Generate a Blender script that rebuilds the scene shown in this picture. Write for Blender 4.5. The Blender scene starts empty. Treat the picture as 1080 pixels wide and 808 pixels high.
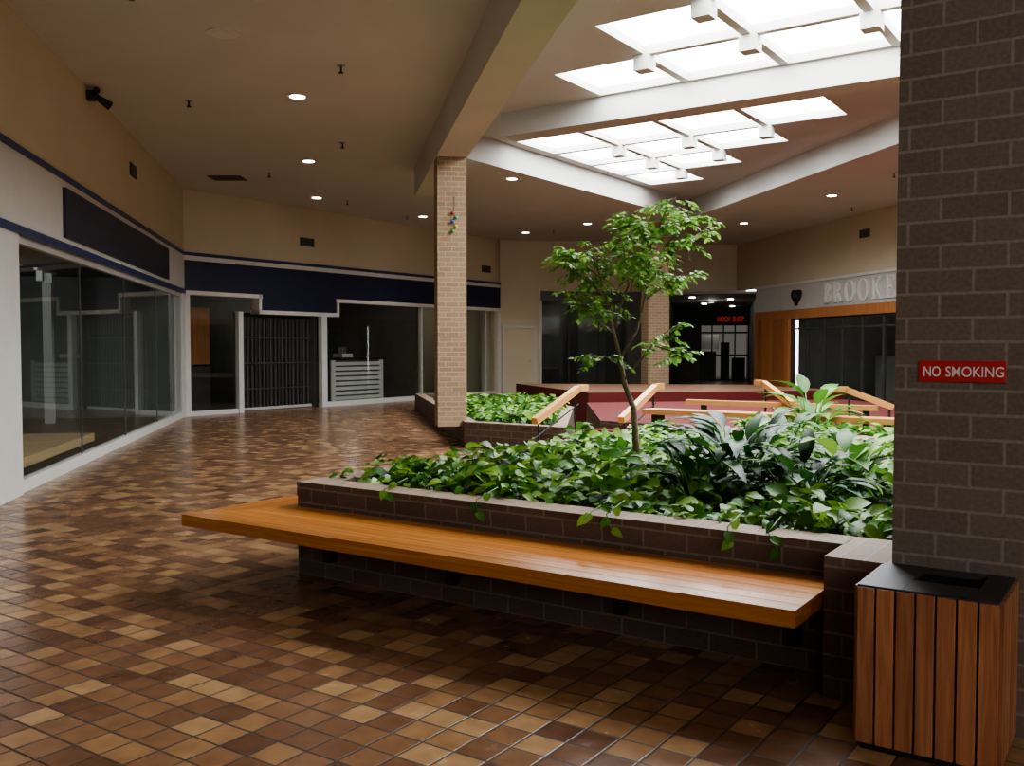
import bpy, math, random
from mathutils import Vector, Matrix
from mathutils import noise as nz
from mathutils.geometry import tessellate_polygon
random.seed(7)
D=bpy.data
scene=bpy.context.scene
UX=(.8261,-.5635); VX=(.5635,.8261); W1=(-.1857,.9826); W2=(.9826,.1857)
CEIL=4.87
# ------------------------------------------------------------ materials
def newmat(name):
    m=D.materials.new(name); m.use_nodes=True
    nt=m.node_tree; b=nt.nodes['Principled BSDF']
    return m,nt,b
def N(nt,t,**kw):
    n=nt.nodes.new(t)
    for k,v in kw.items(): setattr(n,k,v)
    return n
def ramp(nt,stops,interp='LINEAR'):
    r=N(nt,'ShaderNodeValToRGB'); cr=r.color_ramp; cr.interpolation=interp
    while len(cr.elements)<len(stops): cr.elements.new(.5)
    for e,(p,c) in zip(cr.elements,stops):
        e.position=p; e.color=(c[0],c[1],c[2],1)
    return r
def plain(name,col,rough=.6,metal=0,noise=.12,scale=4,spec=.5):
    m,nt,b=newmat(name)
    tc=N(nt,'ShaderNodeTexCoord'); nz=N(nt,'ShaderNodeTexNoise'); nz.inputs['Scale'].default_value=scale; nz.inputs['Detail'].default_value=5
    nt.links.new(tc.outputs['Object'],nz.inputs['Vector'])
    lo=[c*(1-noise) for c in col]; hi=[min(1,c*(1+noise)) for c in col]
    r=ramp(nt,[(.3,lo),(.7,hi)])
    nt.links.new(nz.outputs['Fac'],r.inputs['Fac']); nt.links.new(r.outputs['Color'],b.inputs['Base Color'])
    b.inputs['Roughness'].default_value=rough; b.inputs['Metallic'].default_value=metal
    b.inputs['Specular IOR Level'].default_value=spec
    return m
def emis(name,col,s):
    m=D.materials.new(name); m.use_nodes=True; nt=m.node_tree; nt.nodes.clear()
    e=N(nt,'ShaderNodeEmission'); e.inputs['Color'].default_value=(*col,1); e.inputs['Strength'].default_value=s
    o=N(nt,'ShaderNodeOutputMaterial'); nt.links.new(e.outputs[0],o.inputs[0]); return m
def brick(name,c1,c2,mort,bw=.24,bh=.095,ms=.006,off=.5,rough=.75):
    m,nt,b=newmat(name)
    uv=N(nt,'ShaderNodeUVMap'); uv.uv_map='UVMap'
    bt=N(nt,'ShaderNodeTexBrick'); bt.offset=off
    bt.inputs['Color1'].default_value=(*c1,1); bt.inputs['Color2'].default_value=(*c2,1); bt.inputs['Mortar'].default_value=(*mort,1)
    bt.inputs['Scale'].default_value=1; bt.inputs['Brick Width'].default_value=bw; bt.inputs['Row Height'].default_value=bh
    bt.inputs['Mortar Size'].default_value=ms; bt.inputs['Mortar Smooth'].default_value=.2
    nt.links.new(uv.outputs[0],bt.inputs['Vector'])
    nz=N(nt,'ShaderNodeTexNoise'); nz.inputs['Scale'].default_value=60; nt.links.new(uv.outputs[0],nz.inputs['Vector'])
    mx=N(nt,'ShaderNodeMix',data_type='RGBA',blend_type='MULTIPLY'); mx.inputs['Factor'].default_value=.4
    r=ramp(nt,[(.3,(.6,.6,.6)),(.7,(1.2,1.2,1.2))]); nt.links.new(nz.outputs['Fac'],r.inputs['Fac'])
    nt.links.new(bt.outputs['Color'],mx.inputs[6]); nt.links.new(r.outputs['Color'],mx.inputs[7])
    nt.links.new(mx.outputs[2],b.inputs['Base Color'])
    bp=N(nt,'ShaderNodeBump'); bp.inputs['Strength'].default_value=.5; bp.inputs['Distance'].default_value=.004; bp.invert=True
    nt.links.new(bt.outputs['Fac'],bp.inputs['Height']); nt.links.new(bp.outputs[0],b.inputs['Normal'])
    b.inputs['Roughness'].default_value=rough
    return m
def wood(name,c1,c2,rough=.35,sx=1.2,sy=40):
    m,nt,b=newmat(name)
    uv=N(nt,'ShaderNodeUVMap'); uv.uv_map='UVMap'
    mp=N(nt,'ShaderNodeMapping'); mp.inputs['Scale'].default_value=(sx,sy,1)
    at=N(nt,'ShaderNodeAttribute'); at.attribute_name='rnd'
    ad=N(nt,'ShaderNodeVectorMath',operation='MULTIPLY_ADD'); ad.inputs[1].default_value=(37,53,11)
    nt.links.new(at.outputs['Color'],ad.inputs[0]); nt.links.new(uv.outputs[0],mp.inputs[0]); nt.links.new(mp.outputs[0],ad.inputs[2])
    nz=N(nt,'ShaderNodeTexNoise'); nz.inputs['Scale'].default_value=1; nz.inputs['Detail'].default_value=6; nz.inputs['Distortion'].default_value=.8
    nt.links.new(ad.outputs[0],nz.inputs['Vector'])
    r=ramp(nt,[(.25,c2),(.5,[(a+b_)/2 for a,b_ in zip(c1,c2)]),(.72,c1)])
    nt.links.new(nz.outputs['Fac'],r.inputs['Fac'])
    hs=N(nt,'ShaderNodeHueSaturation'); mr=N(nt,'ShaderNodeMapRange'); mr.inputs['To Min'].default_value=.75; mr.inputs['To Max'].default_value=1.2
    nt.links.new(at.outputs['Fac'],mr.inputs['Value']); nt.links.new(mr.outputs[0],hs.inputs['Value'])
    nt.links.new(r.outputs['Color'],hs.inputs['Color']); nt.links.new(hs.outputs[0],b.inputs['Base Color'])
    bp=N(nt,'ShaderNodeBump'); bp.inputs['Strength'].default_value=.15; bp.inputs['Distance'].default_value=.002
    nt.links.new(nz.outputs['Fac'],bp.inputs['Height']); nt.links.new(bp.outputs[0],b.inputs['Normal'])
    b.inputs['Roughness'].default_value=rough
    return m
def glass(name,tint=(.80,.84,.83)):
    m=D.materials.new(name); m.use_nodes=True; nt=m.node_tree; nt.nodes.clear()
    t=N(nt,'ShaderNodeBsdfTransparent'); t.inputs[0].default_value=(*tint,1)
    g=N(nt,'ShaderNodeBsdfGlossy'); g.inputs['Roughness'].default_value=.02; g.inputs['Color'].default_value=(.85,.9,.9,1)
    f=N(nt,'ShaderNodeLayerWeight'); f.inputs['Blend'].default_value=.5
    p=N(nt,'ShaderNodeMath',operation='POWER'); p.inputs[1].default_value=5
    a=N(nt,'ShaderNodeMath',operation='MULTIPLY_ADD'); a.inputs[1].default_value=.75; a.inputs[2].default_value=.06
    mx=N(nt,'ShaderNodeMixShader'); o=N(nt,'ShaderNodeOutputMaterial')
    nt.links.new(f.outputs['Facing'],p.inputs[0]); nt.links.new(p.outputs[0],a.inputs[0])
    nt.links.new(a.outputs[0],mx.inputs[0]); nt.links.new(t.outputs[0],mx.inputs[1]); nt.links.new(g.outputs[0],mx.inputs[2]); nt.links.new(mx.outputs[0],o.inputs[0])
    return m
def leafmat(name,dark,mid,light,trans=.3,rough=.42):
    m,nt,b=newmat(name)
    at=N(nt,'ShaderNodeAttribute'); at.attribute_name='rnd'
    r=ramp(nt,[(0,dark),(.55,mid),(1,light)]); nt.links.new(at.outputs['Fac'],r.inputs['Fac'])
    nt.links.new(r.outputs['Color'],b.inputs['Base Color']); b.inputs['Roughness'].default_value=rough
    b.inputs['Specular IOR Level'].default_value=.3
    tr=N(nt,'ShaderNodeBsdfTranslucent'); nt.links.new(r.outputs['Color'],tr.inputs['Color'])
    mx=N(nt,'ShaderNodeMixShader'); mx.inputs[0].default_value=trans
    o=nt.nodes['Material Output']
    nt.links.new(b.outputs[0],mx.inputs[1]); nt.links.new(tr.outputs[0],mx.inputs[2]); nt.links.new(mx.outputs[0],o.inputs[0])
    return m
def floormat():
    m,nt,b=newmat('quarry_tile')
    tc=N(nt,'ShaderNodeTexCoord')
    L=nt.links.new; T=.152
    def dot(vec):
        d=N(nt,'ShaderNodeVectorMath',operation='DOT_PRODUCT'); L(tc.outputs['Object'],d.inputs[0]); d.inputs[1].default_value=(vec[0]/T,vec[1]/T,0); return d.outputs['Value']
    def mth(op,a,b_=None):
        n=N(nt,'ShaderNodeMath',operation=op)
        for i,x in enumerate((a,b_)):
            if x is None: continue
            if isinstance(x,(int,float)): n.inputs[i].default_value=x
            else: L(x,n.inputs[i])
        return n.outputs[0]
    u=dot(UX); v=dot(VX)
    cell=N(nt,'ShaderNodeCombineXYZ'); L(mth('FLOOR',u),cell.inputs[0]); L(mth('FLOOR',v),cell.inputs[1])
    wn=N(nt,'ShaderNodeTexWhiteNoise',noise_dimensions='2D'); L(cell.outputs[0],wn.inputs['Vector'])
    eu=mth('ABSOLUTE',mth('SUBTRACT',mth('FRACT',u),.5)); ev=mth('ABSOLUTE',mth('SUBTRACT',mth('FRACT',v),.5))
    e=mth('MAXIMUM',eu,ev)
    gr=N(nt,'ShaderNodeMapRange'); gr.inputs['From Min'].default_value=.455; gr.inputs['From Max'].default_value=.475; L(e,gr.inputs['Value'])
    cr=ramp(nt,[(0,(.15,.073,.042)),(.10,(.20,.10,.055)),(.36,(.26,.136,.070)),(.62,(.34,.19,.092)),(.82,(.43,.26,.13))],'CONSTANT')
    L(wn.outputs['Value'],cr.inputs['Fac'])
    nz=N(nt,'ShaderNodeTexNoise'); nz.inputs['Scale'].default_value=9; nz.inputs['Detail'].default_value=6; L(tc.outputs['Object'],nz.inputs['Vector'])
    r2=ramp(nt,[(.3,(.78,.78,.78)),(.7,(1.1,1.1,1.1))]); L(nz.outputs['Fac'],r2.inputs['Fac'])
    mu=N(nt,'ShaderNodeMix',data_type='RGBA',blend_type='MULTIPLY'); mu.inputs['Factor'].default_value=1; L(cr.outputs['Color'],mu.inputs[6]); L(r2.outputs['Color'],mu.inputs[7])
    mg=N(nt,'ShaderNodeMix',data_type='RGBA'); L(gr.outputs[0],mg.inputs['Factor']); L(mu.outputs[2],mg.inputs[6]); mg.inputs[7].default_value=(.05,.033,.024,1)
    L(mg.outputs[2],b.inputs['Base Color'])
    ro=N(nt,'ShaderNodeMapRange'); ro.inputs['To Min'].default_value=.13; ro.inputs['To Max'].default_value=.34; L(nz.outputs['Fac'],ro.inputs['Value'])
    rm=mth('ADD',ro.outputs[0],mth('MULTIPLY',gr.outputs[0],.35)); L(rm,b.inputs['Roughness'])
    h=mth('ADD',mth('MULTIPLY',gr.outputs[0],-1.0),mth('MULTIPLY',nz.outputs['Fac'],.35))
    bp=N(nt,'ShaderNodeBump'); bp.inputs['Strength'].default_value=.5; bp.inputs['Distance'].default_value=.003; L(h,bp.inputs['Height']); L(bp.outputs[0],b.inputs['Normal'])
    return m
M={}
M['floor']=floormat()
M['ceil']=plain('ceiling_paint',(.57,.56,.52),.9,noise=.03,scale=1)
M['cream']=plain('cream_paint',(.55,.47,.335),.85,noise=.04,scale=1)
M['tray']=plain('coffer_paint',(.47,.46,.43),.9,noise=.03,scale=1)
M['white']=plain('white_panel',(.62,.61,.58),.5,noise=.03)
M['navy']=plain('navy_panel',(.010,.015,.045),.45,noise=.1)
M['blue']=plain('blue_trim',(.02,.035,.13),.4)
M['dark']=plain('dark_interior',(.05,.05,.048),.6)
M['dark2']=plain('charcoal_interior',(.11,.11,.10),.7)
M['dkfloor']=plain('dark_store_floor',(.10,.08,.065),.35)
M['black']=plain('black_metal',(.014,.014,.015),.45)
M['lid']=plain('dark_lid',(.035,.035,.036),.5)
M['metal']=plain('grey_metal',(.42,.42,.41),.35,metal=.5,noise=.05)
M['alu']=plain('aluminium_frame',(.5,.49,.46),.4,noise=.04)
M['int']=plain('grey_interior',(.26,.26,.245),.7,noise=.05)
M['glass']=glass('storefront_glass')
M['brick']=brick('taupe_brick_shaded',(.135,.106,.082),(.157,.125,.098),(.225,.195,.165))  # pillar brick, with its shade put into the colour
M['brickc']=brick('tan_brick_lit',(.27,.175,.10),(.34,.23,.135),(.38,.31,.22),.2,.075,.007)  # same brick as the pillar, skylight put into the paler colour
M['brickd']=brick('brown_brick',(.088,.056,.040),(.12,.079,.057),(.18,.145,.115),.24,.095,.006)
M['cope']=brick('brick_coping',(.27,.19,.13),(.34,.245,.175),(.36,.32,.27),.1,.4,.005,0)
M['wood']=wood('bench_wood',(.62,.27,.075),(.40,.13,.03),.26)
M['woodd']=wood('cedar_slat',(.44,.19,.085),(.20,.07,.028),.45,sx=42,sy=2.2)
M['woodl']=wood('rail_wood',(.66,.36,.13),(.50,.24,.08),.4)
M['woodf']=wood('pale_plywood',(.66,.48,.28),(.55,.38,.2),.4)
M['woodp']=wood('panel_wood',(.46,.20,.075),(.34,.13,.045),.4,sx=20,sy=1)
M['red']=plain('red_carpet',(.11,.012,.010),.95,noise=.15,scale=30)
M['tile2']=plain('brown_tile',(.15,.08,.045),.4,noise=.2,scale=12)
M['soil']=plain('soil',(.02,.013,.008),.95,noise=.4,scale=30)
M['signred']=plain('sign_red',(.45,.03,.03),.4,noise=.03)
M['signwhite']=plain('sign_white',(.74,.72,.68),.5,noise=.02)
M['sky']=emis('skylight_acrylic',(.93,.97,1.0),20)
M['lamp']=emis('lamp_glow',(1,.93,.82),20)
M['shop']=emis('lit_shop_interior',(.9,.85,.75),.12)
M['neon']=emis('red_neon',(.7,.07,.06),.35)
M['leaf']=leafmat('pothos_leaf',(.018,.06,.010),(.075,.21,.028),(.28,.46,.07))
M['leafd']=leafmat('lily_leaf',(.006,.028,.008),(.018,.075,.014),(.06,.18,.028),.2,.42)
M['leaft']=leafmat('ficus_leaf',(.06,.16,.025),(.16,.35,.06),(.40,.58,.14),.4)
M['bark']=plain('ficus_bark',(.20,.145,.10),.85,noise=.3,scale=40)
M['stem']=plain('green_stem',(.07,.16,.03),.5)
M['heart']=plain('dark_emblem',(.02,.02,.025),.4)
for n,c in (('bg',(.05,.4,.08)),('br',(.5,.04,.03)),('bb',(.05,.12,.5)),('by',(.7,.5,.05))): M[n]=plain('bead_'+n,c,.3)

# ------------------------------------------------------------ mesh builder
UVF=((0,0),UX,VX)
C1=(-7.0,20.3)
LF=(C1,(.1857,-.9826),(-.9826,-.1857))      # left shops
BF=(C1,VX,(-.8261,.5635))                   # rear-left shops
RF=((7.9,29.05),(.1857,-.9826),(.9826,.1857)) # right shops
GF=((-.39,30.0),W2,W1)                      # rear wall
HF=((4.79,30.98),(.975,-.22),(.22,.975))    # corridor
WF=((0,0),(1,0),(0,1))
def fr(F,x,y,z): return (F[0][0]+F[1][0]*x+F[2][0]*y, F[0][1]+F[1][1]*x+F[2][1]*y, z)
class MB:
    def __init__(s,name): s.name=name; s.v=[]; s.f=[]; s.m=[]; s.uv=[]; s.c=[]; s.mats=[]
    def mi(s,m):
        mt=M[m]
        if mt not in s.mats: s.mats.append(mt)
        return s.mats.index(mt)
    def face(s,pts,uvs,m,rnd=None):
        i=len(s.v); s.v+=[tuple(p) for p in pts]; s.f.append(tuple(range(i,i+len(pts)))); s.m.append(s.mi(m)); s.uv+=list(uvs)
        s.c+=[(random.random() if rnd is None else rnd)]*len(pts)
    def pane(s,F,x0,x1,y,z0,z1,m='glass'):
        s.face([fr(F,x0,y,z0),fr(F,x1,y,z0),fr(F,x1,y,z1),fr(F,x0,y,z1)],[(x0,z0),(x1,z0),(x1,z1),(x0,z1)],m)
    def vprism(s,F,pts,y0,y1,m):   # polygon in wall plane (x,z) extruded along y
        s.face([fr(F,x,y0,z) for x,z in pts],pts,m); s.face([fr(F,x,y1,z) for x,z in reversed(pts)],pts,m)
        for i in range(len(pts)):
            (x,z),(X,Z)=pts[i],pts[(i+1)%len(pts)]
            s.face([fr(F,x,y0,z),fr(F,X,y0,Z),fr(F,X,y1,Z),fr(F,x,y1,z)],[(0,0)]*4,m)
    def box(s,F,x0,x1,y0,y1,z0,z1,m,top=None,swap=False):
        P=lambda x,y,z: fr(F,x,y,z); r=random.random()
        a=[P(x0,y0,z0),P(x1,y0,z0),P(x1,y1,z0),P(x0,y1,z0),P(x0,y0,z1),P(x1,y0,z1),P(x1,y1,z1),P(x0,y1,z1)]
        t=top or m
        sw=(lambda l:[(b,a_) for a_,b in l]) if swap else (lambda l:l)
        s.face([a[0],a[1],a[5],a[4]],[(x0,z0),(x1,z0),(x1,z1),(x0,z1)],m,r)
        s.face([a[2],a[3],a[7],a[6]],[(x1,z0),(x0,z0),(x0,z1),(x1,z1)],m,r)
        s.face([a[1],a[2],a[6],a[5]],[(y0,z0),(y1,z0),(y1,z1),(y0,z1)],m,r)
        s.face([a[3],a[0],a[4],a[7]],[(y1,z0),(y0,z0),(y0,z1),(y1,z1)],m,r)
        s.face([a[4],a[5],a[6],a[7]],sw([(x0,y0),(x1,y0),(x1,y1),(x0,y1)]),t,r)
        s.face([a[3],a[2],a[1],a[0]],sw([(x0,y1),(x1,y1),(x1,y0),(x0,y0)]),m,r)
    def prism(s,pts,z0,z1,m,top=None):   # pts ccw xy world
        r=random.random(); n=len(pts)
        s.face([(x,y,z1) for x,y in pts],[(x,y) for x,y in pts],top or m,r)
        s.face([(x,y,z0) for x,y in reversed(pts)],[(x,y) for x,y in reversed(pts)],m,r)
        for i in range(n):
            (x,y),(X,Y)=pts[i],pts[(i+1)%n]; L=math.hypot(X-x,Y-y)
            s.face([(x,y,z0),(X,Y,z0),(X,Y,z1),(x,y,z1)],[(0,z0),(L,z0),(L,z1),(0,z1)],m,r)
    def plank(s,p0,p1,w,h,m):
        p0=Vector(p0);p1=Vector(p1);d=(p1-p0);L=d.length;d.normalize()
        sd=d.cross(Vector((0,0,1))).normalized(); up=sd.cross(d).normalized(); r=random.random()
        c=[]
        for p in (p0,p1):
            for a,b in ((-1,-1),(1,-1),(1,1),(-1,1)): c.append(p+sd*a*w/2+up*b*h/2)
        s.face([c[0],c[1],c[2],c[3]],[(0,0),(w,0),(w,h),(0,h)],m,r)
        s.face([c[7],c[6],c[5],c[4]],[(0,0),(w,0),(w,h),(0,h)],m,r)
        for i in range(4):
            j=(i+1)%4; q=w if i%2==0 else h
            s.face([c[i],c[i+4],c[j+4],c[j]],[(0,0),(L,0),(L,q),(0,q)],m,r)
    def tube(s,pts,rad,m,n=6):
        pts=[Vector(p) for p in pts]; rings=[]
        for k,p in enumerate(pts):
            d=(pts[min(k+1,len(pts)-1)]-pts[max(k-1,0)]).normalized()
            a=d.cross(Vector((.3,.9,.1))).normalized(); b=d.cross(a)
            R=rad[k] if isinstance(rad,(list,tuple)) else rad
            rings.append([p+(a*math.cos(2*math.pi*i/n)+b*math.sin(2*math.pi*i/n))*R for i in range(n)])
        base=len(s.v)
        for rg in rings:
            for q in rg: s.v.append(tuple(q)); s.c.append(.5)
        mi=s.mi(m)
        for k in range(len(rings)-1):
            for i in range(n):
                j=(i+1)%n; s.f.append((base+k*n+i,base+k*n+j,base+(k+1)*n+j,base+(k+1)*n+i)); s.m.append(mi); s.uv+=[(0,0)]*4
        for k in (0,len(rings)-1):
            s.f.append(tuple(base+k*n+i for i in (range(n) if k else reversed(range(n))))); s.m.append(mi); s.uv+=[(0,0)]*n
    def sphere(s,c,r,m,n=10):
        pts=[];rad=[]
        for k in range(n+1):
            a=math.pi*k/n; pts.append((c[0],c[1],c[2]-r*math.cos(a))); rad.append(max(r*math.sin(a),r*.02))
        s.tube(pts,rad,m,10)
    ST={'heart':([-.07,.1,.32,.58,.82,1],[.42,.85,1,.78,.38,0]),'lance':([0,.15,.35,.6,.82,1],[.06,.6,.95,.9,.5,0]),'oval':([0,.3,.65,1],[.1,.95,.75,0])}
    def leaf(s,p,d,nrm,L,W,m,shape='heart',bend=.25,fold=.15,rnd=None):
        S,w=s.ST[shape]; p=Vector(p); d=d.normalized(); sd=d.cross(nrm).normalized(); up=sd.cross(d).normalized()
        base=len(s.v); rnd=random.random() if rnd is None else rnd; mi=s.mi(m)
        for k,(a,b) in enumerate(zip(S,w)):
            c=p+d*L*a*(1-.25*bend*max(a,0))-up*bend*L*a*abs(a); mid=c if a>0 else p
            off=sd*W*.5*b; lift=up*fold*W*b
            s.v+=[tuple(c-off+lift),tuple(mid),tuple(c+off+lift)]; s.c+=[rnd,max(0,min(1,rnd+.08)),rnd]
        for k in range(len(S)-1):
            i=base+3*k
            s.f+=[(i,i+1,i+4,i+3),(i+1,i+2,i+5,i+4)]; s.m+=[mi,mi]; s.uv+=[(0,0)]*8
    def build(s,smooth=False,bevel=0,parent=None):
        me=D.meshes.new(s.name); me.from_pydata(s.v,[],s.f)
        for mt in s.mats: me.materials.append(mt)
        me.polygons.foreach_set('material_index',s.m)
        uvl=me.uv_layers.new(name='UVMap'); flat=[x for uv in s.uv for x in uv]; uvl.data.foreach_set('uv',flat)
        at=me.attributes.new('rnd','FLOAT_COLOR','POINT'); at.data.foreach_set('color',[x for c in s.c for x in (c,c,c,1)])
        if smooth: me.polygons.foreach_set('use_smooth',[True]*len(me.polygons))
        me.update()
        o=D.objects.new(s.name,me); scene.collection.objects.link(o)
        if bevel:
            wl=o.modifiers.new('weld','WELD'); wl.merge_threshold=.0001
            b=o.modifiers.new('bevel','BEVEL'); b.width=bevel; b.segments=2; b.limit_method='ANGLE'
        if parent: o.parent=parent
        return o
def text(name,body,F,x,y,z,size,m,ext=.01,parent=None,sx=1.0,bold=0,width=None):
    cu=D.curves.new(name,'FONT'); cu.body=body; cu.size=size; cu.extrude=ext; cu.offset=bold
    cu.materials.append(M[m]); o=D.objects.new(name,cu); scene.collection.objects.link(o)
    if width:
        bpy.context.view_layer.update(); sx=width/o.dimensions.x
    X=Vector((F[1][0],F[1][1],0)); Z=Vector((0,0,1)); Nn=X.cross(Z)
    mat=Matrix((X*sx,Z,Nn)).transposed().to_4x4(); mat.translation=Vector(fr(F,x,y,z)); o.matrix_world=mat
    if parent: o.parent=parent; o.matrix_world=mat
    return o

# ------------------------------------------------------------ floor
YB=-8
b=MB('floor'); b.box(WF,-22,26,YB,52,-.2,0,'floor'); b.build()
b=MB('fill_block_wall'); b.box(WF,-13,15,YB,YB+.2,0,2.6,'cream'); b.build()  # added unseen behind the camera so fill light enters only high up
# ------------------------------------------------------------ ceiling with skylight coffer
SK=5.35
opening=[(.597,7.58),(9.05,1.8),(4.65,25.1),(-1.11,16.64)]
b=MB('ceiling')
outer=[(-13,YB),(15,YB),(15,36),(-13,36)]
pl=[[Vector((x,y,0)) for x,y in outer],[Vector((x,y,0)) for x,y in opening]]
flat=[p for l in pl for p in l]
for t in tessellate_polygon(pl):
    q=[flat[i] for i in t]; b.face([(p.x,p.y,CEIL) for p in q],[(p.x,p.y) for p in q],'ceil')
for i in range(4):
    a,c=opening[i],opening[(i+1)%4]
    b.face([(a[0],a[1],CEIL),(c[0],c[1],CEIL),(c[0],c[1],SK),(a[0],a[1],SK)],[(0,0)]*4,'tray')
PT=1.455; PW=1.33
panels=[]
for k in range(4):
    for i in range(4-k): panels.append((-10.05+i*PT,14.9+k*PT))
for k,(v0,u0) in enumerate(((11.55,-7.15),(10.1,-5.68),(8.65,-4.22),(7.2,-2.77))):
    for i in range(4): panels.append((u0+i*PT,v0))
holes=[]
for (u,v) in panels:
    holes.append([fr(UVF,u,v,0),fr(UVF,u+PW,v,0),fr(UVF,u+PW,v+PW,0),fr(UVF,u,v+PW,0)])
pl=[[Vector((x,y,0)) for x,y in opening]]+[[Vector(p) for p in h] for h in holes]
flat=[p for l in pl for p in l]
for t in tessellate_polygon(pl):
    q=[flat[i] for i in t]; b.face([(p.x,p.y,SK) for p in q],[(p.x,p.y) for p in q],'tray')
b.build()
b=MB('skylight')
for h in holes:
    for i in range(4):
        a,c=h[i],h[(i+1)%4]
        b.face([(a[0],a[1],SK),(c[0],c[1],SK),(c[0],c[1],SK+.12),(a[0],a[1],SK+.12)],[(0,0)]*4,'tray')
    b.face([(p[0],p[1],SK+.12) for p in reversed(h)],[(0,0)]*4,'sky')
b.build()
b=MB('beam_coffer'); b.box(UVF,-9.05,4.5,12.95,13.4,4.97,SK+.02,'tray'); b.build()
BMF=((-.94,14.5),(.9826,.1857),W1)
b=MB('beam_main'); b.box(BMF,-.23,.23,-18,3.6,4.34,CEIL+.02,'ceil'); b.build()
b=MB('skylight_cube_fixtures')
for (u,v) in [(-5.72,11.5),(-4.27,11.5),(-2.82,11.5),(-4.27,10.05),(-2.82,10.05),(-1.36,10.05),(-8.65,16.32),(-7.2,16.32),(-5.75,16.32),(-8.65,17.77),(-7.2,17.77),(-8.65,19.2),(-1.36,11.5)]:
    b.box(UVF,u-.11,u+.11,v-.11,v+.11,SK-.2,SK-.0,'tray')
b.build()

# ------------------------------------------------------------ columns
CF=((-.94,14.5),W2,W1)
b=MB('brick_column'); b.box(CF,-.22,.22,-.22,.22,.3,4.34,'brickc'); col=b.build()
CF2=((3.95,26.2),W2,W1)
b=MB('brick_column'); b.box(CF2,-.3,.3,-.3,.3,0,CEIL,'brickc'); b.build()
b=MB('brick_pillar'); b.box(UVF,-.883,-.08,4.05,4.85,0,CEIL,'brick'); b.build()
# sign
sg=MB('no_smoking_sign'); sg.box(UVF,-.79,-.478,4.04,4.049,1.362,1.447,'signred'); so=sg.build(bevel=.002)
text('sign_lettering','NO',UVF,-.775,4.039,1.384,.057,'signwhite',.0008,so,bold=.0003,width=.062)
text('sign_lettering_2','SMOKING',UVF,-.693,4.039,1.384,.057,'signwhite',.0008,so,bold=.0002,width=.205)
# beads on column
b=MB('hanging_ornament')
p0=fr(CF,.03,-.24,0)
b.tube([(p0[0],p0[1],3.75),(p0[0],p0[1],3.25)],.004,'black')
for k,(dz,mm) in enumerate(((0,'br'),(-.07,'bg'),(-.13,'bb'),(-.2,'by'),(-.27,'bg'))): b.sphere((p0[0]+(.03 if k%2 else -.02),p0[1]-.02,3.50+dz),.028,mm)
b.build(smooth=True)

# ------------------------------------------------------------ left shop wall
b=MB('wall_left')
b.box(LF,0,29,0,.25,3.53,CEIL,'cream')
b.box(LF,0,29,-.03,.25,3.46,3.53,'blue')
b.box(LF,0,29,-.01,.25,2.72,3.46,'white')
b.box(LF,0,29,-.04,.25,2.64,2.72,'blue')
b.box(LF,2.16,9.28,-.05,0,2.79,3.37,'navy')
b.box(LF,10.9,12.3,-.01,.25,0,2.64,'white')
b.box(LF,-.05,.22,-.02,.25,0,2.64,'white')
b.box(LF,12.3,29,.0,.12,0,2.64,'dark2')
b.build()
b=MB('window_left')
b.box(LF,.22,10.9,.02,.12,0,.13,'white')
b.box(LF,.22,10.9,.03,.1,2.56,2.64,'alu')
for x in (.22,10.86): b.box(LF,x,x+.04,.03,.09,.13,2.56,'alu')
for x in (3.0,5.7,8.3): b.box(LF,x,x+.012,.05,.07,.13,2.56,'dark2')
b.pane(LF,.26,10.86,.06,.13,2.56)
b.build()
b=MB('store_interior_left')
b.box(LF,.3,14,5.8,6,0,3,'int')
b.box(LF,14,14.1,.3,6,0,3,'dark2')
b.box(LF,.1,.2,.3,5.8,0,2.95,'int')
b.box(LF,.1,14,.3,6,2.95,3.05,'dark2')
b.box(LF,.2,14,.3,5.8,.0,.02,'dkfloor')
b.build()
b=MB('display_platform'); b.box(LF,6.2,9.6,.4,1.9,.1,.22,'woodf'); b.box(LF,6.3,9.5,.5,1.8,.02,.1,'dark'); b.build(bevel=.01)
b=MB('store_counter'); b.box(LF,5.2,8.0,4.0,4.6,.02,1.0,'dark'); b.box(LF,5.1,8.1,3.95,4.7,1.0,1.06,'metal')
b.box(LF,5.4,7.8,3.97,4.0,.5,.85,'alu'); b.build()
b=MB('security_gate')
for i in range(30): b.box(LF,.7+i*.12,.73+i*.12,3.4,3.43,.02,2.3,'metal')
for z in (.05,1.1,2.3): b.box(LF,.7,4.3,3.39,3.45,z,z+.05,'metal')
b.build()
b=MB('wall_shelving')
for z in (.5,1.0,1.5,2.0): b.box(LF,4.9,8.9,5.5,5.79,z,z+.04,'alu')
for x in (4.9,6.2,7.5,8.86): b.box(LF,x,x+.05,5.5,5.79,.02,2.3,'dark')
b.build()
b=MB('interior_post')
for x in (1.5,4.6): b.box(LF,x,x+.16,2.2,2.36,.02,2.95,'white')
b.build()
b=MB('track_light')
for x in (2,4,6,8.5): b.box(LF,x,x+1.2,2.0,2.06,2.86,2.9,'white')
for x in (2.3,2.9,4.3,5,6.4,7,9.2): b.box(LF,x,x+.1,1.98,2.08,2.68,2.86,'white')
b.build()

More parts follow.
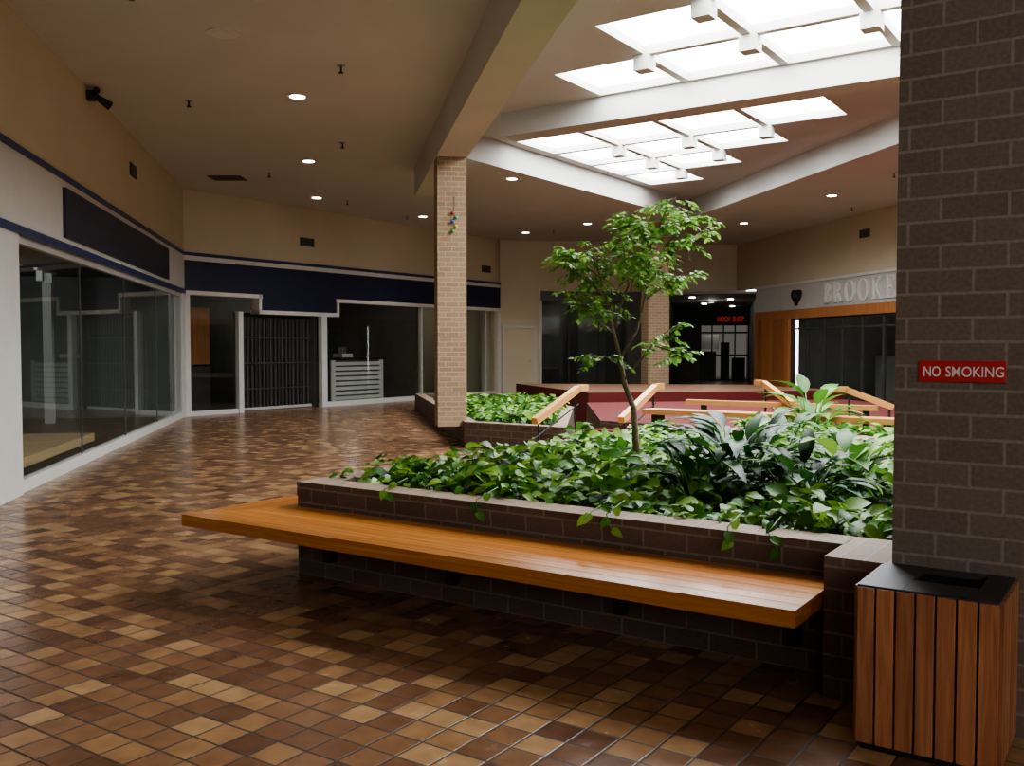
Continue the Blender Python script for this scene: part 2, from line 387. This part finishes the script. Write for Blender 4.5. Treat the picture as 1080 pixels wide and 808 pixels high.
# ------------------------------------------------------------ rear left shops
b=MB('wall_back_left')
b.box(BF,0,11.75,0,.25,3.53,CEIL,'cream')
b.box(BF,0,11.75,-.03,.25,3.46,3.53,'blue')
b.box(BF,0,11.75,-.02,.25,3.36,3.46,'white')
b.box(BF,0,11.75,-.01,.25,2.72,3.36,'navy')
b.box(BF,2.05,4.55,-.015,.25,2.34,2.72,'navy')
for (x0,x1,z) in ((0,2.1,2.62),(2.0,4.6,2.26),(4.5,11.75,2.62)): b.box(BF,x0,x1,-.05,.25,z,z+.09,'white')
b.box(BF,2.0,2.08,-.05,.2,2.26,2.71,'white'); b.box(BF,4.52,4.6,-.05,.2,2.26,2.71,'white')
for x0,x1 in ((.0,.12),(1.42,1.55),(4.0,4.18),(11.6,11.75)): b.box(BF,x0,x1,-.03,.25 if x0 in (.0,11.6) else .1,0,2.62 if x0<1 or x0>5 else 2.3,'white')
for x in (7.9,9.9,11.0): b.box(BF,x,x+.06,.02,.1,0,2.62,'alu')
b.box(BF,4.2,11.6,.0,.14,0,.12,'white'); b.box(BF,.1,1.45,.0,.14,0,.1,'white')
b.box(BF,11.5,11.75,0,3.5,0,CEIL,'cream')
b.pane(BF,.12,1.42,.06,.1,2.62); b.pane(BF,4.2,11.6,.06,.12,2.62)
b.build()
b=MB('store_interior_rear')
b.box(BF,.3,11.4,5,5.2,0,3,'dark2'); b.box(BF,.3,11.4,.3,5,2.95,3.05,'dark'); b.box(BF,4.05,4.15,.3,5,0,2.95,'dark2'); b.box(BF,8.0,8.1,.3,5,0,2.95,'dark2')
b.box(BF,.3,11.4,.3,5,0.0,.02,'dkfloor'); b.box(BF,.1,.2,.3,5,0,3,'dark2')
b.build()
b=MB('folding_gate')
for i in range(40): b.box(BF,1.6+i*.0585,1.62+i*.0585,.32+(.03 if i%2 else 0),.36,.05,2.24,'dark2' if i%3==0 else 'dark')
b.box(BF,1.58,3.95,.3,.38,2.2,2.3,'black'); b.box(BF,1.58,3.95,.3,.38,0.02,.08,'alu')
for z in (.5,1.1,1.7): b.box(BF,1.6,3.94,.3,.33,z,z+.03,'dark')
b.build()
b=MB('wood_reflection'); b.box(BF,.25,1.35,.9,.95,1.1,2.4,'woodp'); b.box(BF,.25,1.35,.9,.95,.02,1.05,'dark'); b.build()  # solid stand-in for an orange wood reflection in the glass
b=MB('white_sales_counter')
b.box(BF,4.9,6.9,.6,1.3,.02,1.15,'dark2'); b.box(BF,4.8,7.0,.55,1.35,1.15,1.22,'black')
for x0,x1 in ((4.9,5.05),(6.75,6.9)): b.box(BF,x0,x1,.56,.6,.02,1.15,'white')
for i in range(8): b.box(BF,5.05,6.75,.56,.6,.10+i*.13,.19+i*.13,'white')
b.build()
b=MB('cash_register'); b.box(BF,5.5,5.9,.75,1.1,1.22,1.32,'white'); b.box(BF,5.55,5.85,.95,1.0,1.32,1.5,'dark2'); b.build()
b=MB('white_wall_shelf'); b.box(BF,10.1,10.95,.9,1.0,.1,2.1,'white')
for i in range(12): b.box(BF,10.15,10.9,.85,.9,.2+i*.155,.27+i*.155,'alu')
b.build()
b=MB('track_light')
for x in (5,6.5,9): b.box(BF,x,x+.9,1.5,1.56,2.86,2.92,'white')
b.build()

# ------------------------------------------------------------ rear wall + corridor
b=MB('wall_back')
b.box(GF,-.6,8.3,0,.25,3.28,CEIL,'cream')
b.box(GF,-.6,1.32,0,.25,0,3.28,'cream')
b.box(GF,1.32,5.27,0,.25,2.97,3.28,'dark2')
b.box(GF,4.2,5.27,0,.25,0,2.97,'dark2')
b.box(GF,1.32,4.2,2.5,2.6,0,2.97,'dark'); b.box(GF,1.25,1.35,.25,2.6,0,2.97,'dark');b.box(GF,4.2,4.3,.25,2.6,0,2.97,'dark');b.box(GF,1.3,4.3,.25,2.6,2.97,3.05,'dark')
b.box(GF,1.28,1.36,-.04,.1,0,2.97,'alu')
for x in (2.3,3.3): b.box(GF,x,x+.05,.3,.36,0,2.97,'black')
b.pane(GF,1.36,4.2,.32,0,2.97)
b.build()
b=MB('door_1'); b.box(GF,.15,1.1,-.05,-.001,0,2.1,'cream'); b.box(GF,.95,1.0,-.09,-.05,1.0,1.1,'metal')
for a in ((.08,.15,0,2.17),(1.1,1.17,0,2.17),(.08,1.17,2.1,2.17)): b.box(GF,a[0],a[1],-.07,-.001,a[2],a[3],'alu')
b.build()
b=MB('wall_corridor')
b.box(HF,-.2,0,.3,18,0,3.22,'dark2'); b.box(HF,3.15,3.35,-.3,18,0,3.22,'int'); b.box(HF,-.2,3.35,.3,18,3.22,3.3,'int')
b.box(HF,0,3.15,12,12.2,2.5,3.22,'dark'); b.box(HF,0,1.0,12,12.2,0,2.5,'dark2'); b.box(HF,0,3.15,17.8,18,0,3.2,'shop')
b.build()
b=MB('corridor_shopfront')
for x in (1.0,1.5,2.0,2.5,3.08): b.box(HF,x,x+.06,11.9,11.98,0,2.5,'black')
for z in (.0,1.1,2.1,2.45): b.box(HF,1.0,3.14,11.9,11.98,z,z+.07,'black')
o=b.build()
b=MB('merchandise_display'); b.box(HF,.2,1.7,12.6,13,0,1.3,'dark2'); b.box(HF,2.4,3.0,13.5,14.2,0,1.0,'dark'); b.box(HF,1.9,2.3,13,13.5,0,1.7,'dark2'); b.box(HF,.8,1.8,15.5,15.7,1.4,2.1,'metal'); b.build()
text('shop_lettering','NOCK  SHOP',HF,1.75,11.85,2.62,.32,'neon',.01,o,bold=.006,width=1.15)
b=MB('corridor_ceiling_light')
for x,y in ((.9,2),(2.2,3.5),(1.2,7),(2.3,9.5)): b.box(HF,x,x+.18,y,y+.18,3.19,3.219,'lamp')
b.build()

# ------------------------------------------------------------ right shop wall
b=MB('wall_right')
b.box(RF,-3,38,0,.25,3.36,CEIL,'cream')
b.box(RF,-1,38,-.05,.25,3.30,3.37,'white')
b.box(RF,-1,38,-.01,.25,2.58,3.30,'alu')
b.box(RF,-1,38,-.06,.25,2.32,2.58,'woodp')
for i in range(9): b.box(RF,-1+i*.25,-.99+i*.25+.235,-.05,.2,0,2.32,'woodp')
b.box(RF,9,38,0,.2,0,2.32,'dark2')
b.build()
b=MB('window_right')
for x in (1.3,2.2,3.15,4.1,5.05,6.0,6.95,7.9,8.9): b.box(RF,x,x+.07,.02,.09,0,2.32,'dark')
for z in (0,2.0,2.26): b.box(RF,1.3,8.95,.02,.09,z,z+.05,'dark')
b.pane(RF,1.3,8.95,.05,.0,2.3)
b.build()
b=MB('store_interior_right')
b.box(RF,1.3,9,4,4.1,0,3,'dark2'); b.box(RF,1.3,1.4,.26,4,0,2.9,'dark2'); b.box(RF,8.9,9.0,.26,4,0,2.9,'dark2'); b.box(RF,1.3,9,.26,4,2.9,3,'int')
b.build()
b=MB('clothing_display_rack')
for x in (2.2,4.0,5.8): b.box(RF,x,x+1.1,2.2,2.7,0,1.25,'int'); b.box(RF,x+.1,x+1.0,3.6,3.95,1.3,2.3,'alu')
b.build()
# serif letters BROOKES
b=MB('store_name_sign')
LH=.54; ZB=2.68
def glyph(x0,kind):
    y0,y1=-.06,-.012; st=.13; th=.07
    def q(*p): b.vprism(RF,[(x0+x*LH,ZB+z*LH) for x,z in p],y0,y1,'signwhite')
    def r(xa,xb,za,zb): q((xa,za),(xb,za),(xb,zb),(xa,zb))
    def arc(cx,cz,ox,oz,ix,iz,a0,a1,n=14):
        for i in range(n):
            A=math.radians(a0+(a1-a0)*i/n); B=math.radians(a0+(a1-a0)*(i+1)/n)
            q((cx+ox*math.cos(A),cz+oz*math.sin(A)),(cx+ox*math.cos(B),cz+oz*math.sin(B)),(cx+ix*math.cos(B),cz+iz*math.sin(B)),(cx+ix*math.cos(A),cz+iz*math.sin(A)))
    if kind in 'BRKE':
        r(.08,.08+st,0,1); r(0,.30,0,.05); r(0,.30,.95,1)
    if kind=='B': arc(.25,.745,.33,.255,.20,.19,-90,90); arc(.25,.255,.40,.265,.26,.19,-90,90); r(.2,.26,.94,1); r(.2,.26,.49,.55); r(.2,.26,0,.06); return .82
    if kind=='R': arc(.25,.74,.36,.26,.22,.195,-90,90); r(.2,.26,.94,1); r(.2,.26,.48,.54); q((.28,.5),(.42,.5),(.74,0),(.58,0)); r(.56,.82,0,.05); return .90
    if kind=='O': arc(.46,.5,.46,.52,.31,.455,0,360,28); return 1.06
    if kind=='K': q((.2,.42),(.28,.36),(.72,.97),(.62,.97)); r(.52,.84,.95,1); q((.32,.5),(.46,.56),(.84,0),(.68,0)); r(.6,.92,0,.05); return 1.0
    if kind=='E': r(.2,.66,.94,1); r(.2,.70,0,.06); r(.2,.52,.48,.54); r(.61,.66,.78,1); r(.65,.70,0,.24); r(.48,.52,.4,.62); return .84
    if kind=='S': arc(.32,.74,.28,.27,.17,.20,30,270); arc(.32,.265,.31,.275,.19,.205,-150,90); r(.52,.57,.72,1); return .7
x=3.3
for ch in 'BROOKES': x+=glyph(x,ch)*LH*1.12
b.build()
b=MB('heart_emblem')
hp=[]
for i in range(28):
    a=2*math.pi*i/28; hp.append((.016*16*math.sin(a)**3,.016*(13*math.cos(a)-5*math.cos(2*a)-2*math.cos(3*a)-math.cos(4*a))))
b.vprism(RF,[(1.75+x,2.95+z) for x,z in hp],-.10,-.012,'heart')
b.build()

# wall and ceiling vents
b=MB('air_vent')
def vent(F,x,z,w=.45,h=.2):
    b.box(F,x-w/2,x+w/2,-.02,-.001,z-h/2,z+h/2,'dark')
    for i in range(4): b.box(F,x-w/2+.02,x+w/2-.02,-.03,-.02,z-h/2+.03+i*.045,z-h/2+.045+i*.045,'dark2')
vent(LF,5.2,4.3); vent(BF,3.55,4.05); vent(BF,11.0,3.9); vent(RF,5.2,4.35)
b.box(WF,-6.0,-5.35,18.8,19.3,CEIL-.015,CEIL-.001,'dark')
b.build()
# downlights
def disc(b,x,y,z,r,m,h=.01,n=18):
    b.prism([(x+r*math.cos(2*math.pi*i/n),y+r*math.sin(2*math.pi*i/n)) for i in range(n)],z-h,z,m)
for (x,y,on) in [(-2.88,12.86,1),(-3.68,17.3,1),(-4.4,21.5,1),(-3.1,10.3,0),(0,19.1,1),(2.06,26,1),(.4,28,1),(7.1,21.2,1),(6.3,25.9,1),(-2.9,7,1),(-3.2,3,1),(-2.3,24.6,1)]:
    b=MB('recessed_downlight'); disc(b,x,y,CEIL-.001,.14 if on else .17,'white',.015); disc(b,x,y,CEIL-.014,.10 if on else .1,'lamp' if on else 'white',.006); o2=b.build()
    if on:
        l=D.lights.new('bulb','SPOT'); l.energy=85; l.color=(1,.93,.82); l.spot_size=math.radians(100); l.spot_blend=.8; l.shadow_soft_size=.08
        o=D.objects.new('bulb',l); scene.collection.objects.link(o); o.location=(x,y,CEIL-.05); o.parent=o2
for (x,y) in [(-4.42,13.1),(-2.05,11.5),(-2.8,15.8),(-4.7,18.5),(-3.8,22),(-2.7,24.5),(-3.6,9.1),(1.2,27.5),(7.4,18.5),(8.2,23)]:
    b=MB('sprinkler_head'); disc(b,x,y,CEIL-.001,.05,'metal',.01); b.tube([(x,y,CEIL-.005),(x,y,CEIL-.09)],.012,'black'); disc(b,x,y,CEIL-.08,.03,'black',.012); b.build()
b=MB('spotlight_fixture')
b.box(LF,7.95,8.07,-.1,-.001,4.70,4.82,'black'); b.tube([fr(LF,8.0,-.1,4.76),fr(LF,7.9,-.26,4.66)],[.035,.06],'black',12); b.tube([fr(LF,8.02,-.08,4.76),fr(LF,8.15,-.15,4.8)],[.03,.045],'black',12)
b.build()
def lamp(F,x,y,z,e,name='added_interior_lamp',c=(1,.95,.85)):  # added fill: disc and point light to brighten the interiors
    b=MB(name); p=fr(F,x,y,z); disc(b,p[0],p[1],z,.12,'white',.03); o2=b.build()
    l=D.lights.new('bulb','POINT'); l.energy=e; l.color=c; l.shadow_soft_size=.1
    o=D.objects.new('bulb',l); scene.collection.objects.link(o); o.location=(p[0],p[1],z-.2); o.parent=o2
lamp(LF,4,3,2.94,38,c=(.9,1,.95)); lamp(LF,9,3.5,2.94,38,c=(.9,1,.95))
lamp(BF,2.8,3,2.94,16); lamp(BF,6,.9,2.94,14); lamp(BF,9.8,2.6,2.94,14)
lamp(RF,3.5,2,2.89,24); lamp(RF,6.8,2,2.89,24)
lamp(HF,1.6,5,3.18,14); lamp(HF,1.6,15,3.0,30); lamp(GF,2.8,1.5,2.9,10)

# ------------------------------------------------------------ near planter
PH=.61
b=MB('brick_planter')
def wallseg(b,x0,x1,y0,y1,h,swap,m='brickd'):
    b.box(UVF,x0,x1,y0,y1,0,h-.01,m)
    b.box(UVF,x0-.004,x1+.004,y0-.004,y1+.004,h-.095,h,m,top='cope',swap=swap)
wallseg(b,-4.69,-1.16,4.36,4.56,PH,False)
wallseg(b,-4.69,-4.49,4.565,9.4,PH,True)
wallseg(b,-4.69,-.1,9.405,9.6,PH,False)
wallseg(b,-.3,-.1,4.9,9.4,PH,True)
b.box(UVF,-1.16,-.884,4.06,4.56,0,PH,'brickd',top='cope')
b.box(UVF,-.884,-.08,4.855,5.0,0,PH,'brickd',top='cope')
b.box(UVF,-4.49,-.9,4.56,9.4,.02,.50,'soil'); b.box(UVF,-.9,-.3,5.0,9.4,.02,.50,'soil')
b.build()
# bench
z0,z1=.378,.45
b=MB('planter_bench')
U0,U1,V0,V1=-5.05,-1.175,3.72,4.352; RX0,RX1=-5.05,-4.698; RV=6.4
n=6
for i in range(n):
    a=i/n; c=(i+1)/n-.008
    va,vc=V0+(V1-V0)*a,V0+(V1-V0)*c; ua,uc=RX0+(RX1-RX0)*a,RX0+(RX1-RX0)*c
    P=lambda u,v: fr(UVF,u,v,0)[:2]
    for quad,horiz in (([(ua,va),(U1,va),(U1,vc),(uc,vc)],True),([(ua,va),(uc,vc),(uc,RV),(ua,RV)],False)):
        r=random.random(); pts=[P(*q) for q in quad]; uvs=[q if horiz else (q[1],q[0]) for q in quad]
        b.face([(x,y,z1) for x,y in pts],uvs,'wood',r)
        b.face([(x,y,z0) for x,y in reversed(pts)],list(reversed(uvs)),'wood',r)
        for k in range(4):
            p,q=pts[k],pts[(k+1)%4]; L=math.hypot(q[0]-p[0],q[1]-p[1])
            b.face([(p[0],p[1],z0),(q[0],q[1],z0),(q[0],q[1],z1),(p[0],p[1],z1)],[(0,z0),(L,z0),(L,z1),(0,z1)],'wood',r)
for u in (-4.4,-3.4,-2.3,-1.4): b.box(UVF,u,u+.06,4.0,4.355,.33,.378,'black'); b.box(UVF,u,u+.06,4.3,4.355,.12,.378,'black')
for v in (4.7,5.8): b.box(UVF,-4.98,-4.698,v,v+.06,.3,.378,'black')
b.build()
# bin
b=MB('trash_bin')
X0,X1,Y0,Y1=-.92,-.42,3.60,4.045
hx0,hx1,hy0,hy1=X0+.17,X0+.40,Y0+.19,Y1-.05
for q in ((X0+.025,hx0-.02,Y0+.025,Y1-.005),(hx1+.02,X1-.025,Y0+.025,Y1-.005),(hx0-.02,hx1+.02,Y0+.025,hy0-.02),(hx0-.02,hx1+.02,hy1+.01,Y1-.005)): b.box(UVF,*q,0,.6,'black')
b.box(UVF,hx0-.02,hx1+.02,hy0-.02,hy1+.01,0,.1,'black')
n=7; w=(X1-X0-.02)/n
for i in range(n): b.box(UVF,X0+.01+i*w+.004,X0+.01+(i+1)*w-.004,Y0,Y0+.025,.03,.612,'woodd')
w2=(Y1-Y0-.02)/6
for i in range(6):
    for xa in (X0,X1-.025): b.box(UVF,xa,xa+.025,Y0+.018+i*w2+.004,Y0+.018+(i+1)*w2-.004,.03,.612,'woodd')
for q in ((X0+.012,hx0,Y0+.012,Y1),(hx1,X1-.012,Y0+.012,Y1),(hx0,hx1,Y0+.012,hy0),(hx0,hx1,hy1,Y1)): b.box(UVF,*q,.6,.62,'lid')
b.build(bevel=.002)

# ------------------------------------------------------------ column planter, platform, stairs, rails
b=MB('column_planter')
K=(-.7,14.05); h2=.39
kw=(K[0]-.1857*8.7,K[1]+.9826*8.7)
poly=[K,(.75,13.06),(1.15,17.6),(-.3,22.8),kw]
inn=[(K[0]+.16,K[1]+.16),(.58,13.4),(.95,17.6),(-.45,22.6),(kw[0]+.24,kw[1]-.15)]
n=5
for i in range(n):
    a,c=poly[i],poly[(i+1)%n]; ia,ic=inn[i],inn[(i+1)%n]; L=math.hypot(c[0]-a[0],c[1]-a[1])
    b.face([(*a,0),(*c,0),(*c,h2),(*a,h2)],[(0,0),(L,0),(L,h2),(0,h2)],'brickd')
    b.face([(*a,h2),(*c,h2),(*ic,h2),(*ia,h2)],[(0,0),(L,0),(L,.2),(0,.2)],'cope')
    b.face([(*ic,.1),(*ia,.1),(*ia,h2),(*ic,h2)],[(L,0),(0,0),(0,.3),(L,.3)],'brickd')
b.face([(*p,.3) for p in inn],[(0,0)]*5,'soil')
b.build()
b=MB('carpeted_platform')
b.prism([(1.3,13.9),(2.5,12.75),(5.0,11.9),(7.4,14.5),(6.9,19.5),(1.45,18.4)],0,.42,'brickd','red')
b.prism([(1.5,18.6),(6.9,19.7),(5.6,22.6),(.1,23.3)],0,.60,'red','tile2')
for i in range(3):
    o_=.3*(3-i); d_=(-.69*o_,-.72*o_)
    b.prism([(1.3+d_[0],13.9+d_[1]),(2.5+d_[0],12.75+d_[1]),(2.5+d_[0]+.207,12.75+d_[1]+.216),(1.3+d_[0]+.207,13.9+d_[1]+.216)],0,.10+.105*i,'red')
b.build()
b=MB('stair_handrail')
def railw(p,q,t=.085):
    p=Vector(p); q=Vector(q); d=(q-p); fl=Vector((d.x,d.y,0)).normalized()
    b.plank(p,q,t,t,'woodl'); b.plank(q-fl*.03,q+fl*.22+Vector((0,0,.0)),t,t,'woodl')
    for f in (.08,.92):
        c=p+d*f; b.tube([(c.x,c.y,0.02),(c.x,c.y,c.z)],.014,'black')
    b.tube([p+Vector((0,0,-.22)),q+Vector((0,0,-.22))],.01,'black')
railw((.29,12.1,.55),(.92,13.1,.93))
railw((1.42,12.3,.55),(2.02,13.3,.94))
railw((3.25,11.0,.84),(3.12,11.75,1.05),.065)
railw((4.15,10.3,.84),(3.68,10.45,1.03),.065)
b.build()
b=MB('wood_rail_bench')
b.box(UVF,-5.2,-2.2,10.45,10.75,.68,.74,'woodl')
for u in (-5.1,-3.7,-2.4): b.box(UVF,u,u+.08,10.5,10.7,0,.68,'black')
b.box(UVF,-4.9,-2.6,11.05,11.13,.78,.84,'woodl')
for u in (-4.7,-2.75): b.box(UVF,u,u+.06,11.06,11.12,0,.78,'black')
b.build()
b=MB('side_planter')
for q in ((-3.9,-1.0,9.75,9.95,False),(-3.9,-3.7,9.955,10.35,True),(-1.2,-1.0,9.955,12.6,True),):
    wallseg(b,*q[:4],.6,q[4])
wallseg(b,-2.2,-1.0,12.605,12.8,.6,False); wallseg(b,-2.25,-2.05,10.36,12.6,.6,True)
b.box(UVF,-3.7,-2.25,9.95,10.35,.02,.5,'soil'); b.box(UVF,-2.25,-1.2,9.95,12.6,.02,.5,'soil')
b.build()

# ------------------------------------------------------------ ground cover
def cover(b,n,sampler,zf,Lr,mat='leaf',z0=.5):
    for _ in range(n):
        x,y=sampler(); z=zf(x,y)
        a=random.uniform(0,2*math.pi); tilt=random.uniform(-.55,.55)
        d=Vector((math.cos(a),math.sin(a),tilt))
        nr=Vector((random.gauss(0,.5),random.gauss(0,.5)-.15,1)).normalized()
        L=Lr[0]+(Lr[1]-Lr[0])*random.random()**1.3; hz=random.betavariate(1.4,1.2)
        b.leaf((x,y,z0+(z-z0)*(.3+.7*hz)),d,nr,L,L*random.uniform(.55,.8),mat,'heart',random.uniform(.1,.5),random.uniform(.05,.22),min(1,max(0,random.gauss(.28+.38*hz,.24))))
def zf1(x,y):
    return .675+.17*nz.noise(Vector((x*1.3,y*1.3,0)))+.13*nz.noise(Vector((x*4,y*4,3)))
def samp1():
    while True:
        u=random.uniform(-4.55,-.4); v=4.66+4.7*random.random()**1.3
        if u>-.95 and v<5.05: continue
        x,y,_=fr(UVF,u,v,0)
        if nz.noise(Vector((x*3.2,y*3.2,9)))<-.28 and random.random()<.8: continue
        return x,y
b=MB('pothos_ground_cover')
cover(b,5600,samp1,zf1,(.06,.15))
def edge():
    if random.random()<.5:
        u=random.uniform(-4.4,-1.1); v=random.uniform(4.56,4.7)
    else: u=random.uniform(-4.66,-4.5); v=random.uniform(4.5,9)
    return fr(UVF,u,v,0)[:2]
cover(b,200,edge,lambda x,y:.67,(.06,.10))
for u0 in (-3.9,-3.2,-2.45,-2.36,-1.7,-1.5):
    L=random.uniform(.03,.12); p=Vector(fr(UVF,u0,4.33,PH+.02)); pts=[p+Vector((.12,.2,.04)),p+Vector((.06,.1,.02)),p]
    dd=Vector((random.uniform(-.3,.3),-.25,0))
    for k in range(4): pts.append(pts[-1]+Vector((dd.x*.1,-.008,-L/4)))
    b.tube(pts,.003,'stem',4)
    for q in pts[1::2]: b.leaf(q,Vector((random.uniform(-1,1),-.5,-.4)),Vector((0,-.7,.7)),.07,.05,'leaf')
b.build(smooth=True)
b=MB('pothos_ground_cover')
def samp2():
    while True:
        a,c=random.random(),random.random()
        x=K[0]-1.4+a*5.2; y=12.9+c*9.5
        ins=False; j=4
        for i in range(5):
            xi,yi=inn[i]; xj,yj=inn[j]
            if (yi>y)!=(yj>y) and x<(xj-xi)*(y-yi)/(yj-yi)+xi: ins=not ins
            j=i
        if ins and y<20: return x,y
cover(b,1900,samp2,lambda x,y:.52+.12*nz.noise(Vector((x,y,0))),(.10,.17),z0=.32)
b.build(smooth=True)
b=MB('pothos_ground_cover')
def samp3():
    if random.random()<.4: return fr(UVF,random.uniform(-3.8,-2.2),random.uniform(9.9,10.4),0)[:2]
    return fr(UVF,random.uniform(-2.2,-1.2),random.uniform(10,12.5),0)[:2]
cover(b,900,samp3,lambda x,y:.70+.1*nz.noise(Vector((x*2,y*2,5))),(.09,.15)); b.build(smooth=True)

# broad-leaf plants
def lily(name,x,y,z,n,H,Lf,Wf,mat='leafd',spread=.5,bias=0):
    b=MB(name)
    for i in range(n):
        a=2*math.pi*i/n*2.4+random.uniform(-.3,.3); s=spread*random.uniform(.25,1); h=H*random.uniform(.4,1)
        base=Vector((x+.05*math.cos(a),y+.05*math.sin(a),z)); tip=Vector((x+s*math.cos(a),y+s*math.sin(a),z+h))
        mid=base.lerp(tip,.5)+Vector((0,0,.12*h)); b.tube([base,mid,tip],[.008,.006,.005],'stem',5)
        d=(tip-mid).normalized()+Vector((math.cos(a)*.5,math.sin(a)*.5,random.uniform(-.35,.3)))
        L=Lf*random.uniform(.75,1.15)
        b.leaf(tip,d,Vector((-.4*math.cos(a),-.4*math.sin(a),1)),L,L*Wf,mat,'lance',random.uniform(.25,.7),.12,min(1,max(0,random.gauss(.45+bias,.25))))
    return b.build(smooth=True)
lily('peace_lily_plant',1.46,6.1,.5,60,.46,.34,.3,spread=.40)
lily('peace_lily_plant',1.15,5.85,.5,34,.34,.28,.32,spread=.34)
lily('peace_lily_plant',1.72,5.6,.5,34,.33,.28,.32,spread=.30,bias=.05)
lily('peace_lily_plant',2.12,6.0,.5,20,.40,.38,.34,'leaf',spread=.28,bias=.15)
lily('peace_lily_plant',1.75,7.4,.5,20,.36,.30,.3,'leafd',spread=.38)
lily('dieffenbachia_plant',3.15,9.95,.5,22,.50,.40,.38,'leaf',spread=.30,bias=.1)
lily('peace_lily_plant',2.5,8.6,.5,16,.32,.28,.28,'leafd',spread=.3,bias=.2)

# ------------------------------------------------------------ ficus tree
b=MB('ficus_tree')
base=Vector((1.0,7.5,.5))
def Tp(x,z,y=0): return base+Vector((x,y,z+.05))
br=[([(0,-.05,0),(-.02,.25,0),(-.03,.45,.02),(-.11,.66,.0),(-.15,.88,-.02)],[.028,.026,.024,.021,.018]),
 ([(-.15,.88,-.02),(-.2,1.1,.05),(-.25,1.35,.1),(-.33,1.6,.05),(-.42,1.75,.0)],[.016,.013,.010,.007,.004]),
 ([(-.15,.86,-.02),(-.02,1.08,-.05),(.06,1.38,-.02),(.10,1.75,.05),(.2,2.0,.0),(.28,2.12,-.05)],[.016,.013,.011,.008,.006,.003]),
 ([(-.12,.68,0),(.03,.88,-.1),(.14,1.03,-.15),(.27,1.12,-.25)],[.010,.008,.006,.003]),
 ([(-.25,1.35,.1),(-.42,1.48,.05),(-.60,1.62,-.05)],[.009,.006,.003]),
 ([(.07,1.45,-.02),(.28,1.72,-.1),(.47,1.84,-.1)],[.008,.006,.003]),
 ([(-.19,1.05,.05),(-.38,1.22,-.1),(-.52,1.36,-.15)],[.008,.006,.003]),
 ([(-.2,1.1,.05),(-.06,1.45,.15),(-.1,1.75,.2),(-.02,1.92,.2)],[.010,.008,.006,.003]),
 ([(.05,1.32,-.02),(.26,1.47,.12),(.44,1.52,.2)],[.008,.006,.003]),
 ([(-.14,.8,0),(-.28,.88,-.1),(-.36,.82,-.18)],[.006,.005,.003]),
 ([(.1,1.7,.05),(-.02,1.88,-.1),(-.08,1.95,-.15)],[.006,.005,.003]),
 ([(.15,1.85,.02),(.36,1.95,.1),(.46,1.97,.15)],[.006,.005,.003]),
 ([(-.3,1.5,.05),(-.5,1.68,.2),(-.55,1.72,.3)],[.006,.005,.003]),
 ([(-.05,1.4,.12),(.02,1.62,.3),(.1,1.7,.4)],[.006,.005,.003]),
 ([(0,1.15,-.05),(.0,1.5,-.2),(-.05,1.72,-.3)],[.007,.005,.003]),
 ([(.08,.97,-.12),(.22,.92,-.2),(.3,.86,-.25)],[.005,.004,.003])]
for pts,rad in br:
    P=[Tp(x,z,y) for x,z,y in pts]; b.tube(P,rad,'bark',7)
for bi,(pts,rad) in enumerate(br[1:]):
    P=[Tp(x,z,y) for x,z,y in pts]; n=len(P)-1
    dens=22 if bi not in (2,8,14) else 10
    start=.42 if bi in (0,1,6) else .32
    for t_ in range(dens):
        f=start+(1-start)*(t_+random.random())/dens; k=min(int(f*n),n-1); p=P[k].lerp(P[k+1],f*n-k)
        a=random.uniform(0,2*math.pi); L=random.uniform(.10,.25)
        d=Vector((math.cos(a),math.sin(a),random.uniform(-.3,.55))).normalized()
        q=p+d*L*.55; e=p+d*L+Vector((0,0,-.05*L/.2))
        b.tube([p,q,e],[.003,.002,.0012],'bark',4)
        for j in range(11):
            g=(j+1)/11; c=p.lerp(q,g*2) if g<.5 else q.lerp(e,g*2-1)
            s=1 if j%2 else -1; sd=d.cross(Vector((0,0,1))).normalized()*s
            ld=(d*.6+sd*.8+Vector((0,0,random.uniform(-.7,.1)))); Ls=random.uniform(.045,.078)
            b.leaf(c,ld,Vector((random.gauss(0,.3),random.gauss(0,.3),1)),Ls,Ls*.5,'leaft','oval',.2,.1,min(1,max(0,random.gauss(.5,.25))))
b.build(smooth=True)

# ------------------------------------------------------------ world + camera
w=D.worlds.new('world'); scene.world=w; w.use_nodes=True
bg=w.node_tree.nodes['Background']; bg.inputs[0].default_value=(.98,.98,1,1); bg.inputs[1].default_value=5.5
cam=D.cameras.new('camera'); cam.lens=33.33; cam.sensor_width=36; cam.clip_start=.05
co=D.objects.new('camera',cam); scene.collection.objects.link(co); co.location=(0,0,1.5); co.rotation_euler=(math.radians(90-2.18),0,0)
scene.camera=co
try:
    scene.view_settings.view_transform='AgX'; scene.view_settings.look='AgX - Medium High Contrast'
except Exception as e: print(e)
